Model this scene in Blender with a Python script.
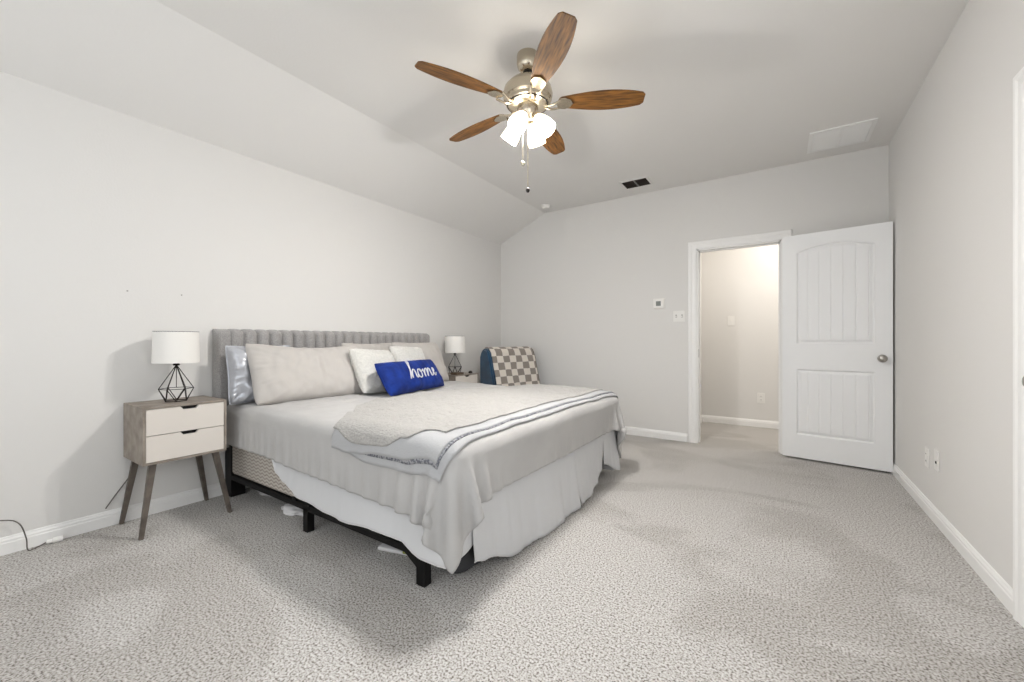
import bpy, bmesh, math, random
from mathutils import Vector, Matrix, noise
PI = math.pi
scene = bpy.context.scene
for o in list(bpy.data.objects): bpy.data.objects.remove(o, do_unlink=True)
COL = scene.collection

# ------------------------------------------------------------------ camera
YAW = 0.5842
cam = bpy.data.cameras.new('camera'); cam.sensor_width = 36.0; cam.lens = 405.0/1024*36; cam.clip_start = .02
cam.shift_y = 0.3/1024
cam_o = bpy.data.objects.new('camera', cam); COL.objects.link(cam_o)
cam_o.location = (0, 0, 1.0712); cam_o.rotation_euler = (PI/2, 0, YAW)
scene.camera = cam_o
# ------------------------------------------------------------------ world, exposure, large lights
w = bpy.data.worlds.new('world'); scene.world = w; w.use_nodes = True
w.node_tree.nodes['Background'].inputs[0].default_value = (.85, .93, 1, 1)
w.node_tree.nodes['Background'].inputs[1].default_value = 1.0
vs = scene.view_settings
vs.view_transform = 'Standard'; vs.look = 'None'; vs.gamma = 1; vs.use_curve_mapping = False
vs.exposure = 0.21
def area(name, loc, rot, sx, sy, power, col):
    l = bpy.data.lights.new(name, 'AREA'); l.shape = 'RECTANGLE'; l.size = sx; l.size_y = sy
    l.energy = power; l.color = col
    o = bpy.data.objects.new(name, l); COL.objects.link(o); o.location = loc; o.rotation_euler = rot
    return o
# room constants (metres)
XL, XR, YB, YR = -3.254, .772, 4.634, -1.0
HL, HC, XC = 2.424, 2.7405, -2.5508
# added daylight source at an invented, unseen window behind the camera
area('added_rear_daylight', (-1.15, YR-.16, 1.5), (PI/2, 0, 0), 3.2, 1.5, 20, (.97, .985, 1))
# added side daylight, set at an invented window out of view in the right wall
area('added_side_daylight', (XR+.16, .25, 1.45), (PI/2, 0, PI/2), 1.7, 1.5, 15, (.97, .985, 1))
# ceiling lamp of the hallway beyond the door
area('hall_lamp_light', (.3, 5.25, 2.70), (0, 0, 0), .9, .6, 19, (1, .94, .86))

# ------------------------------------------------------------------ materials
def lin(c):
    return tuple(((v/255)/12.92 if v/255 <= .04045 else ((v/255+.055)/1.055)**2.4) for v in c) + (1,)
def mat(name, rgb, rough=.6, metal=0, noise_amt=0, nscale=20, bump=0, bscale=100, stretch=(1,1,1), rgb2=None,
        sheen=0, spec=.5, detail=3, coords='Object', bdist=.002, contrast=None):
    m = bpy.data.materials.new(name); m.use_nodes = True
    nt = m.node_tree; N = nt.nodes; L = nt.links; b = N['Principled BSDF']
    b.inputs['Base Color'].default_value = lin(rgb); b.inputs['Roughness'].default_value = rough
    b.inputs['Metallic'].default_value = metal; b.inputs['Specular IOR Level'].default_value = spec
    if sheen: b.inputs['Sheen Weight'].default_value = sheen; b.inputs['Sheen Roughness'].default_value = .5
    tc = N.new('ShaderNodeTexCoord'); mp = N.new('ShaderNodeMapping'); mp.inputs['Scale'].default_value = stretch
    L.new(tc.outputs[coords], mp.inputs[0])
    if noise_amt or rgb2:
        n = N.new('ShaderNodeTexNoise'); n.inputs['Scale'].default_value = nscale; n.inputs['Detail'].default_value = detail
        L.new(mp.outputs[0], n.inputs[0])
        r = N.new('ShaderNodeValToRGB')
        c2 = rgb2 or tuple(max(0, v*(1-noise_amt)) for v in rgb)
        r.color_ramp.elements[0].color = lin(c2); r.color_ramp.elements[1].color = lin(rgb)
        a, z = contrast or (.35, .65)
        r.color_ramp.elements[0].position = a; r.color_ramp.elements[1].position = z
        L.new(n.outputs[0], r.inputs[0]); L.new(r.outputs[0], b.inputs['Base Color'])
    if bump:
        n2 = N.new('ShaderNodeTexNoise'); n2.inputs['Scale'].default_value = bscale; n2.inputs['Detail'].default_value = 3
        L.new(mp.outputs[0], n2.inputs[0])
        bp = N.new('ShaderNodeBump'); bp.inputs['Strength'].default_value = bump; bp.inputs['Distance'].default_value = bdist
        L.new(n2.outputs[0], bp.inputs['Height']); L.new(bp.outputs[0], b.inputs['Normal'])
    return m
M = {}
M['wall'] = mat('wall_paint', (227, 225, 222), .85, bump=.25, bscale=90, spec=.2)
M['ceil'] = mat('ceiling_paint', (236, 234, 231), .9, bump=.3, bscale=80, spec=.1)
M['trim'] = mat('white_trim_paint', (244, 243, 241), .4)
M['door'] = mat('white_door_paint', (243, 243, 243), .45)
M['plastic'] = mat('white_plastic', (238, 236, 232), .35)
M['greyline'] = mat('grey_slot', (170, 167, 162), .6)
M['dark'] = mat('dark_recess', (30, 28, 26), .8)
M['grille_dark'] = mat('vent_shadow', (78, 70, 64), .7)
M['nickel'] = mat('brushed_nickel', (201, 190, 171), .25, metal=1, bump=.1, bscale=60, stretch=(1, 1, 12))
M['satin_nickel'] = mat('satin_nickel_knob', (176, 172, 166), .33, metal=1)
M['black'] = mat('black_steel', (15, 14, 14), .5, spec=.25)
M['wire'] = mat('dark_bronze_wire', (46, 40, 37), .4, metal=.6)
M['headboard'] = mat('grey_woven_upholstery', (172, 169, 167), .9, noise_amt=.14, nscale=160, bump=.35, bscale=260, sheen=.3)
M['duvet'] = mat('light_grey_duvet_cotton', (188, 186, 184), .82, noise_amt=.03, nscale=5, bump=.25, bscale=45, sheen=.15, bdist=.003)
M['beige'] = mat('pale_beige_pillow_cotton', (189, 184, 179), .85, bump=.25, bscale=22, sheen=.1, bdist=.004)
M['satin'] = mat('silver_satin', (192, 194, 200), .24, metal=.3, bump=.4, bscale=14, bdist=.012)
M['fluffy'] = mat('white_plush', (214, 212, 206), .95, noise_amt=.06, nscale=60, bump=.6, bscale=70, sheen=.5, bdist=.005)
M['bluevelvet'] = mat('royal_blue_velvet', (18, 50, 132), .75, rgb2=(10, 32, 98), nscale=11, bump=.3, bscale=60, sheen=.04, spec=.2)
M['thread'] = mat('silver_grey_embroidery', (205, 205, 208), .6)
M['skirt'] = mat('pale_cotton_bed_skirt', (212, 212, 213), .85, bump=.2, bscale=35, sheen=.1)
M['skirt_hem'] = mat('white_hem', (228, 227, 225), .85)
M['throw'] = mat('cream_chenille', (180, 177, 173), .95, noise_amt=.08, nscale=90, bump=1, bscale=75, sheen=.12, stretch=(1, 2.4, 1), bdist=.006)
M['throw_hem'] = mat('pale_blue_white_hem', (180, 180, 181), .9, bump=.6, bscale=110, sheen=.1, bdist=.003)
M['lace'] = mat('blue_grey_lace', (104, 106, 114), .9, rgb2=(165, 165, 168), nscale=90, contrast=(.45, .55))
M['mattress'] = mat('mattress_ticking', (215, 210, 202), .9, bump=.2, bscale=60)
M['nswood'] = mat('grey_washed_wood', (158, 148, 137), .55, rgb2=(128, 118, 108), nscale=14, stretch=(1, 1, 1), bump=.1, bscale=40)
M['nsdrawer'] = mat('white_lacquer_drawer', (222, 215, 207), .4)
M['nsleg'] = mat('dark_taupe_wood', (108, 99, 90), .5, rgb2=(82, 74, 67), nscale=18)
M['shade'] = mat('white_lamp_linen', (240, 237, 232), .9, bump=.15, bscale=200)
M['teal'] = mat('deep_teal_blue_velvet', (12, 66, 98), .8, rgb2=(8, 48, 74), nscale=8, sheen=.5)
M['chairleg'] = mat('dark_wood_leg', (48, 36, 28), .5)
M['cable'] = mat('grey_cable_rubber', (92, 86, 80), .5)
M['blade'] = mat('walnut_fan_blade', (136, 92, 42), .5, rgb2=(72, 46, 22), spec=.3, nscale=9, stretch=(1, 9, 9), bump=.08, bscale=20)
M['greybag'] = mat('dark_grey_felt', (62, 62, 64), .95, bump=.3, bscale=100)
M['whitecloth'] = mat('white_cloth', (232, 230, 230), .9)
M['shoegrey'] = mat('grey_mesh_shoe', (126, 130, 132), .85, bump=.4, bscale=150)
M['shoegreen'] = mat('lime_rubber_sole', (140, 146, 66), .6)

def carpet_mat():
    m = bpy.data.materials.new('speckled_beige_carpet'); m.use_nodes = True
    nt = m.node_tree; N = nt.nodes; L = nt.links; b = N['Principled BSDF']
    b.inputs['Roughness'].default_value = 1; b.inputs['Specular IOR Level'].default_value = .05
    b.inputs['Sheen Weight'].default_value = .15
    tc = N.new('ShaderNodeTexCoord')
    def noi(s, d, src=None, dist=0):
        n = N.new('ShaderNodeTexNoise'); n.inputs['Scale'].default_value = s; n.inputs['Detail'].default_value = d
        n.inputs['Distortion'].default_value = dist
        L.new(src or tc.outputs['Object'], n.inputs[0]); return n.outputs[0]
    fine = noi(128, 5, dist=.1)
    r = N.new('ShaderNodeValToRGB'); e = r.color_ramp.elements
    e[0].position = .33; e[0].color = lin((102, 95, 88)); e[1].position = .51; e[1].color = lin((190, 187, 183))
    x = e.new(.42); x.color = lin((156, 150, 144)); y = e.new(.66); y.color = lin((214, 212, 209))
    L.new(fine, r.inputs[0])
    # pile brushed in broad patches
    mp = N.new('ShaderNodeMapping'); mp.inputs['Rotation'].default_value = (0, 0, .6); mp.inputs['Scale'].default_value = (1, 1.25, 1)
    L.new(tc.outputs['Object'], mp.inputs[0])
    big = noi(.8, 6, mp.outputs[0], 1.2)
    r2 = N.new('ShaderNodeValToRGB'); f = r2.color_ramp.elements
    f[0].position = .43; f[0].color = (.86, .85, .84, 1); f[1].position = .49; f[1].color = (1, 1, 1, 1)
    L.new(big, r2.inputs[0])
    mx = N.new('ShaderNodeMix'); mx.data_type = 'RGBA'; mx.blend_type = 'MULTIPLY'; mx.inputs[0].default_value = 1
    L.new(r.outputs[0], mx.inputs[6]); L.new(r2.outputs[0], mx.inputs[7])
    L.new(mx.outputs[2], b.inputs['Base Color'])
    bp = N.new('ShaderNodeBump'); bp.inputs['Strength'].default_value = .6; bp.inputs['Distance'].default_value = .006
    L.new(noi(85, 2), bp.inputs['Height']); L.new(bp.outputs[0], b.inputs['Normal'])
    return m
M['carpet'] = carpet_mat()

def quilt_mat():      # box spring ticking: small waves woven across the side
    m = mat('wave_woven_ticking', (198, 190, 180), .9); nt = m.node_tree; N = nt.nodes; L = nt.links; b = N['Principled BSDF']
    tc = N.new('ShaderNodeTexCoord'); sp = N.new('ShaderNodeSeparateXYZ'); L.new(tc.outputs['Object'], sp.inputs[0])
    add = N.new('ShaderNodeMath'); add.operation = 'ADD'; L.new(sp.outputs[0], add.inputs[0]); L.new(sp.outputs[1], add.inputs[1])
    pp = N.new('ShaderNodeMath'); pp.operation = 'PINGPONG'; pp.inputs[1].default_value = .028; L.new(add.outputs[0], pp.inputs[0])
    s = N.new('ShaderNodeMath'); s.operation = 'MULTIPLY'; s.inputs[1].default_value = .45; L.new(pp.outputs[0], s.inputs[0])
    a2 = N.new('ShaderNodeMath'); a2.operation = 'ADD'; L.new(s.outputs[0], a2.inputs[0]); L.new(sp.outputs[2], a2.inputs[1])
    p2 = N.new('ShaderNodeMath'); p2.operation = 'PINGPONG'; p2.inputs[1].default_value = .011; L.new(a2.outputs[0], p2.inputs[0])
    d = N.new('ShaderNodeMath'); d.operation = 'DIVIDE'; d.inputs[1].default_value = .011; L.new(p2.outputs[0], d.inputs[0])
    r = N.new('ShaderNodeValToRGB'); r.color_ramp.elements[0].color = lin((160, 150, 140)); r.color_ramp.elements[1].color = lin((206, 199, 190))
    r.color_ramp.elements[0].position = .15; r.color_ramp.elements[1].position = .6
    L.new(d.outputs[0], r.inputs[0]); L.new(r.outputs[0], b.inputs['Base Color'])
    bp = N.new('ShaderNodeBump'); bp.inputs['Strength'].default_value = .6; bp.inputs['Distance'].default_value = .003
    L.new(d.outputs[0], bp.inputs['Height']); L.new(bp.outputs[0], b.inputs['Normal'])
    return m
M['quilt'] = quilt_mat()

def check_mat():      # checked knit throw, squares in the cloth's own UV
    m = mat('checked_knit', (222, 213, 203), .95); nt = m.node_tree; N = nt.nodes; L = nt.links; b = N['Principled BSDF']
    uv = N.new('ShaderNodeUVMap'); c = N.new('ShaderNodeTexChecker'); c.inputs['Scale'].default_value = 1
    c.inputs[1].default_value = lin((228, 220, 210)); c.inputs[2].default_value = lin((148, 139, 131))
    L.new(uv.outputs[0], c.inputs[0]); L.new(c.outputs[0], b.inputs['Base Color'])
    n = N.new('ShaderNodeTexNoise'); n.inputs['Scale'].default_value = 40; L.new(uv.outputs[0], n.inputs[0])
    bp = N.new('ShaderNodeBump'); bp.inputs['Strength'].default_value = .7; bp.inputs['Distance'].default_value = .005
    L.new(n.outputs[0], bp.inputs['Height']); L.new(bp.outputs[0], b.inputs['Normal'])
    return m
M['check'] = check_mat()

def glass_shade_mat(tr=.15):   # lit frosted glass: glows and lets part of the bulb's light straight through
    m = bpy.data.materials.new('lit_frosted_glass'); m.use_nodes = True; nt = m.node_tree; N = nt.nodes; L = nt.links
    N.remove(N['Principled BSDF']); out = N['Material Output']
    e = N.new('ShaderNodeEmission'); e.inputs[0].default_value = (1, .90, .72, 1); e.inputs[1].default_value = 1.3
    t = N.new('ShaderNodeBsdfTransparent'); t.inputs[0].default_value = (1, .98, .94, 1)
    d = N.new('ShaderNodeBsdfDiffuse'); d.inputs[0].default_value = (.95, .93, .88, 1)
    m1 = N.new('ShaderNodeMixShader'); m1.inputs[0].default_value = tr; L.new(d.outputs[0], m1.inputs[1]); L.new(t.outputs[0], m1.inputs[2])
    a = N.new('ShaderNodeAddShader'); L.new(m1.outputs[0], a.inputs[0]); L.new(e.outputs[0], a.inputs[1])
    L.new(a.outputs[0], out.inputs[0]); return m
M['glass_lit'] = glass_shade_mat()
def window_glass():
    m = bpy.data.materials.new('window_glass'); m.use_nodes = True; nt = m.node_tree; N = nt.nodes; L = nt.links
    N.remove(N['Principled BSDF']); out = N['Material Output']
    t = N.new('ShaderNodeBsdfTransparent'); g = N.new('ShaderNodeBsdfGlossy'); g.inputs[1].default_value = .02
    x = N.new('ShaderNodeMixShader'); x.inputs[0].default_value = .06
    L.new(t.outputs[0], x.inputs[1]); L.new(g.outputs[0], x.inputs[2]); L.new(x.outputs[0], out.inputs[0]); return m
M['glass'] = window_glass()

# ------------------------------------------------------------------ helpers
ROOTM = {}
def obj(name, bm, m, parent=None, smooth=True, world=True, rd=True, angle=.7):
    if rd: bmesh.ops.remove_doubles(bm, verts=bm.verts, dist=1e-5)
    bmesh.ops.recalc_face_normals(bm, faces=bm.faces)
    if parent is not None and world and parent.name in ROOTM: bm.transform(ROOTM[parent.name].inverted())
    me = bpy.data.meshes.new(name); bm.to_mesh(me); bm.free()
    me.materials.append(m if not isinstance(m, str) else M[m])
    if smooth:
        me.polygons.foreach_set('use_smooth', [True]*len(me.polygons))
        if angle:
            me.set_sharp_from_angle(angle=angle)
    o = bpy.data.objects.new(name, me); COL.objects.link(o)
    if parent is not None:
        o.parent = parent
        if parent.name in ROOTM: ROOTM[o.name] = ROOTM[parent.name]
    return o
def tag(o, label=None, cat=None, group=None, kind=None):
    if label: o['label'] = label
    if cat: o['category'] = cat
    if group: o['group'] = group
    if kind: o['kind'] = kind
    return o
def thing(name, label, cat, loc=(0, 0, 0), rz=0, group=None):
    o = bpy.data.objects.new(name, None); o.empty_display_size = .1; COL.objects.link(o)
    o.location = loc; o.rotation_euler = (0, 0, rz)
    ROOTM[o.name] = Matrix.Translation(loc) @ Matrix.Rotation(rz, 4, 'Z')
    return tag(o, label, cat, group)
def struct(name, bm, m, smooth=False):
    return tag(obj(name, bm, m, None, smooth), kind='structure')
def copy_tree(o, parent=None):
    c = o.copy(); COL.objects.link(c); c.parent = parent
    for ch in list(o.children): copy_tree(ch, c)
    return c
def B(): return bmesh.new()
def box(bm, x0, y0, z0, x1, y1, z1, bev=0, mtx=None, seg=2):
    g = bmesh.ops.create_cube(bm, size=1)['verts']
    T = Matrix.Translation(((x0+x1)/2, (y0+y1)/2, (z0+z1)/2)) @ Matrix.Diagonal((abs(x1-x0), abs(y1-y0), abs(z1-z0), 1))
    bmesh.ops.transform(bm, matrix=T, verts=g)
    if bev:
        es = list({e for v in g for e in v.link_edges})
        r = bmesh.ops.bevel(bm, geom=es, offset=bev, segments=seg, affect='EDGES', profile=.5)
        g = list({v for f in r['faces'] for v in f.verts} | {v for v in g if v.is_valid})
    if mtx is not None: bmesh.ops.transform(bm, matrix=mtx, verts=g)
    return bm
def prism(bm, pts, vec, mtx=None):
    vec = Vector(vec); a = [bm.verts.new(Vector(p)) for p in pts]; b = [bm.verts.new(Vector(p)+vec) for p in pts]
    bm.faces.new(a); bm.faces.new(b[::-1]); n = len(a)
    for i in range(n): bm.faces.new((a[i], b[i], b[(i+1) % n], a[(i+1) % n]))
    if mtx is not None: bmesh.ops.transform(bm, matrix=mtx, verts=a+b)
    return bm
def lathe(bm, prof, seg=32, mtx=None, cap=True):
    rings = []
    for r, z in prof:
        rings.append([bm.verts.new((max(r, 1e-5)*math.cos(2*PI*i/seg), max(r, 1e-5)*math.sin(2*PI*i/seg), z)) for i in range(seg)])
    for k in range(len(rings)-1):
        for i in range(seg):
            j = (i+1) % seg; bm.faces.new((rings[k][i], rings[k][j], rings[k+1][j], rings[k+1][i]))
    if cap:
        if prof[0][0] > 1e-4: bm.faces.new(rings[0][::-1])
        if prof[-1][0] > 1e-4: bm.faces.new(rings[-1])
    if mtx is not None: bmesh.ops.transform(bm, matrix=mtx, verts=[v for r in rings for v in r])
    return bm
def tube(bm, pts, r, seg=8, closed=False):
    pts = [Vector(p) for p in pts]; n = len(pts); rings = []
    rr = r if isinstance(r, (list, tuple)) else [r]*n
    up = Vector((.13, .27, .95)).normalized(); prev = None
    for i, p in enumerate(pts):
        a = pts[(i-1) % n] if (closed or i > 0) else p
        b = pts[(i+1) % n] if (closed or i < n-1) else p
        t = (b-a).normalized()
        if prev is None:
            u = t.cross(up)
            if u.length < .05: u = t.cross(Vector((1, 0, 0)))
        else: u = prev - t*prev.dot(t)
        u.normalize(); prev = u; v = t.cross(u)
        rings.append([bm.verts.new(p + (u*math.cos(2*PI*k/seg) + v*math.sin(2*PI*k/seg))*rr[i]) for k in range(seg)])
    for i in range(n if closed else n-1):
        A, Bq = rings[i], rings[(i+1) % n]
        for k in range(seg): bm.faces.new((A[k], A[(k+1) % seg], Bq[(k+1) % seg], Bq[k]))
    if not closed: bm.faces.new(rings[0][::-1]); bm.faces.new(rings[-1])
    return bm
def catmull(P, n=8):
    P = [Vector(p) for p in P]; out = []
    for i in range(len(P)-1):
        a = P[max(i-1, 0)]; b = P[i]; c = P[i+1]; d = P[min(i+2, len(P)-1)]
        for k in range(n):
            t = k/n; out.append(.5*((2*b)+(c-a)*t+(2*a-5*b+4*c-d)*t*t+(3*b-a-3*c+d)*t**3))
    out.append(P[-1]); return out
def grid(bm, nu, nv, fn, uv=None, flip=False):
    V = [[bm.verts.new(fn(i/nu, j/nv)) for j in range(nv+1)] for i in range(nu+1)]
    lay = bm.loops.layers.uv.verify() if uv else None
    for i in range(nu):
        for j in range(nv):
            q = [(i, j), (i+1, j), (i+1, j+1), (i, j+1)]
            f = bm.faces.new([V[a][b] for a, b in q])
            if uv:
                for lp, (a, b) in zip(f.loops, q): lp[lay].uv = uv(a/nu, b/nv)
    return V
def interp(pts, x):
    if x <= pts[0][0]: return pts[0][1]
    for (a, b), (c, d) in zip(pts, pts[1:]):
        if x <= c:
            t = (x-a)/(c-a); t = t*t*(3-2*t); return b+(d-b)*t
    return pts[-1][1]
def nz(x, y=0, z=0): return noise.noise(Vector((x, y, z)))

# ------------------------------------------------------------------ room shell
T = .13
bm = B(); box(bm, XL-.2, YR-.3, -.1, XR+1.7, 6.2, 0); struct('floor', bm, 'carpet')
bm = B()
prism(bm, [(XL-.13, YR-.13, HL-.0583), (XC, YR-.13, HC), (XR+.13, YR-.13, HC), (XR+.13, YR-.13, HC+.12), (XL-.13, YR-.13, HC+.12)], (0, YB+T-YR+.13, 0))
struct('ceiling', bm, 'ceil')
bm = B(); box(bm, XL-.12, YR-.13, 0, XL, YB+T, HL+.02); struct('wall_left', bm, 'wall')
DX0, DX1, DH = -.727, .012, 2.036
bm = B()
prism(bm, [(XL, YB, 0), (DX0, YB, 0), (DX0, YB, DH), (DX1, YB, DH), (DX1, YB, 0), (XR, YB, 0), (XR, YB, HC+.01), (XC, YB, HC+.01), (XL, YB, HL+.01)], (0, T, 0))
struct('wall_back', bm, 'wall')
SY0, SY1, SH = 1.50, 2.320, 2.03
bm = B()
prism(bm, [(XR, YR-.13, 0), (XR, SY0, 0), (XR, SY0, SH), (XR, SY1, SH), (XR, SY1, 0), (XR, YB+T, 0), (XR, YB+T, HC+.01), (XR, YR-.13, HC+.01)], (T, 0, 0))
wr = struct('wall_right', bm, 'wall')
# opening for an added, unseen window beside the camera that carries the side daylight
VY0, VY1, VZ0, VZ1 = -.6, 1.1, .70, 2.2
cut = B(); box(cut, XR-.1, VY0, VZ0, XR+T+.1, VY1, VZ1); cme = bpy.data.meshes.new('cut'); cut.to_mesh(cme); cut.free(); co = bpy.data.objects.new('cut', cme); COL.objects.link(co)
bo_ = wr.modifiers.new('b', 'BOOLEAN'); bo_.object = co; bo_.solver = 'EXACT'; bpy.context.view_layer.update()
nm_ = bpy.data.meshes.new_from_object(wr.evaluated_get(bpy.context.evaluated_depsgraph_get())); wr.modifiers.clear(); wr.data = nm_; bpy.data.objects.remove(co)
bm = B()
for y in (VY0, (VY0+VY1)/2-.025, VY1-.05): box(bm, XR+.05, y, VZ0, XR+.10, y+.05, VZ1)
for z in (VZ0, 1.43, VZ1-.05): box(bm, XR+.05, VY0, z, XR+.10, VY1, z+.05)
w2 = struct('added_window_2', bm, 'trim')
bm = B(); box(bm, XR+.072, VY0, VZ0, XR+.078, VY1, VZ1); obj('pane', bm, 'glass', w2, False)
bm = B(); box(bm, XR-.05, VY0-.05, VZ0-.03, XR+.04, VY1+.05, VZ0, .005); obj('added_window_sill', bm, 'trim', w2, False)
WX0, WX1, WZ0, WZ1 = -2.8, .5, .72, 2.28
bm = B()
box(bm, XL, YR-.13, 0, XR, YR, WZ0); box(bm, XL, YR-.13, WZ0, WX0, YR, HL); box(bm, WX1, YR-.13, WZ0, XR, YR, HL)
prism(bm, [(XL, YR-.13, HL), (XR, YR-.13, HL), (XR, YR-.13, HC), (XC, YR-.13, HC)], (0, .13, 0))
box(bm, WX0, YR-.13, WZ1, WX1, YR, HL)
struct('wall_front', bm, 'wall')
# added window behind the camera, out of view, for the rear daylight source
bm = B()
for x in (WX0, -1.75, -.60, WX1-.05): box(bm, x, YR-.10, WZ0, x+.05, YR-.05, WZ1)
for z in (WZ0, 1.47, WZ1-.05): box(bm, WX0, YR-.10, z, WX1, YR-.05, z+.05)
wo = struct('added_window_1', bm, 'trim')
bm = B(); box(bm, WX0, YR-.078, WZ0, WX1, YR-.072, WZ1); obj('pane', bm, 'glass', wo, False)
bm = B(); box(bm, WX0-.05, YR-.04, WZ0-.03, WX1+.05, YR+.05, WZ0, .005); obj('added_window_sill', bm, 'trim', wo, False)
# hallway beyond the door
HX0, HX1, HY = -.872, 1.3, 5.93
bm = B(); box(bm, HX0-.1, HY, 0, HX1, HY+.1, 2.74); struct('wall_hall_end', bm, 'wall')
bm = B(); box(bm, HX0-.1, YB+T, 0, HX0, HY, 2.74); struct('wall_hall_left', bm, 'wall')
bm = B(); box(bm, HX1, YB+T, 0, HX1+.1, HY+.1, 2.74); struct('wall_hall_right', bm, 'wall')
bm = B(); box(bm, HX0-.1, YB+T, 2.74, HX1+.1, HY+.1, 2.84); struct('ceiling_hall', bm, 'ceil')
bm = B(); box(bm, XR+T, YB+.0, 0, HX1, YB+T, 2.74); struct('wall_hall_near', bm, 'wall')

# baseboards: stepped colonial profile swept along each wall
BP = [(0, 0), (.014, 0), (.014, .056), (.011, .061), (.011, .070), (.006, .078), (.005, .084), (0, .088)]
def baseboard(name, p0, p1, nrm):
    bm = B(); n = Vector(nrm); p0 = Vector(p0); p1 = Vector(p1)
    prism(bm, [p0 + n*a + Vector((0, 0, z)) for a, z in BP], p1-p0)
    return struct(name, bm, 'trim')
baseboard('baseboard_left', (XL, YR, 0), (XL, YB, 0), (1, 0, 0))
baseboard('baseboard_back', (XL, YB, 0), (DX0-.09, YB, 0), (0, -1, 0))
baseboard('baseboard_back_right', (DX1+.08, YB, 0), (XR, YB, 0), (0, -1, 0))
baseboard('baseboard_right', (XR, SY1+.06, 0), (XR, YB, 0), (-1, 0, 0))
baseboard('baseboard_right_near', (XR, YR, 0), (XR, SY0-.06, 0), (-1, 0, 0))
baseboard('baseboard_front', (XL, YR, 0), (XR, YR, 0), (0, 1, 0))
baseboard('baseboard_hall', (HX0, HY, 0), (HX1, HY, 0), (0, -1, 0))
baseboard('baseboard_hall_left', (HX0, YB+T, 0), (HX0, HY, 0), (1, 0, 0))

# door casings (moulded) and jambs
def casing_profile(w): return [(0, 0), (0, .010), (w*.15, .014), (w*.55, .014), (w*.7, .019), (w*.95, .019), (w, .014), (w, 0)]
def casing(name, axis, plane, sgn, a0, a1, h, w=.062, jamb=T):
    # axis 'x': opening runs along x on plane y; axis 'y': along y on plane x. sgn: side the casing stands out to
    bm = B(); P = casing_profile(w)
    def pt(a, d, z): return (a, plane+sgn*d, z) if axis == 'x' else (plane+sgn*d, a, z)
    rows = []
    for q, d in P:
        rows.append([pt(a0-q, d, 0), pt(a0-q, d, h+q), pt(a1+q, d, h+q), pt(a1+q, d, 0)])
    V = [[bm.verts.new(p) for p in r] for r in rows]
    for i in range(len(V)-1):
        for k in range(3): bm.faces.new((V[i][k], V[i][k+1], V[i+1][k+1], V[i+1][k]))
    bm.faces.new([v[0] for v in V]); bm.faces.new([v[3] for v in V][::-1])
    # jamb boards lining the opening, with a stop bead
    def bx(a, b, z0, z1, d0, d1):
        p, q = pt(a, -d0, z0), pt(b, -d1, z1)
        box(bm, min(p[0], q[0]), min(p[1], q[1]), z0, max(p[0], q[0]), max(p[1], q[1]), z1)
    bx(a0-.002, a0+.012, 0, h, 0, jamb); bx(a1-.012, a1+.002, 0, h, 0, jamb); bx(a0, a1, h-.012, h+.002, 0, jamb)
    bx(a0+.012, a0+.022, 0, h-.012, .045, .075); bx(a1-.022, a1-.012, 0, h-.012, .045, .075); bx(a0+.012, a1-.012, h-.022, h-.012, .045, .075)
    return struct(name, bm, 'trim', smooth=False)
casing('trim_1', 'x', YB, -1, DX0, DX1, DH, w=.085)
casing('trim_2', 'y', XR, -1, SY0, SY1, SH, w=.062)
# strike plate on the left jamb
bm = B(); box(bm, DX0+.012, YB+.012, .90, DX0+.0135, YB+.04, .99); tag(obj('strike_plate', bm, 'satin_nickel', None, False), kind='structure').name = 'trim_3'

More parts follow.
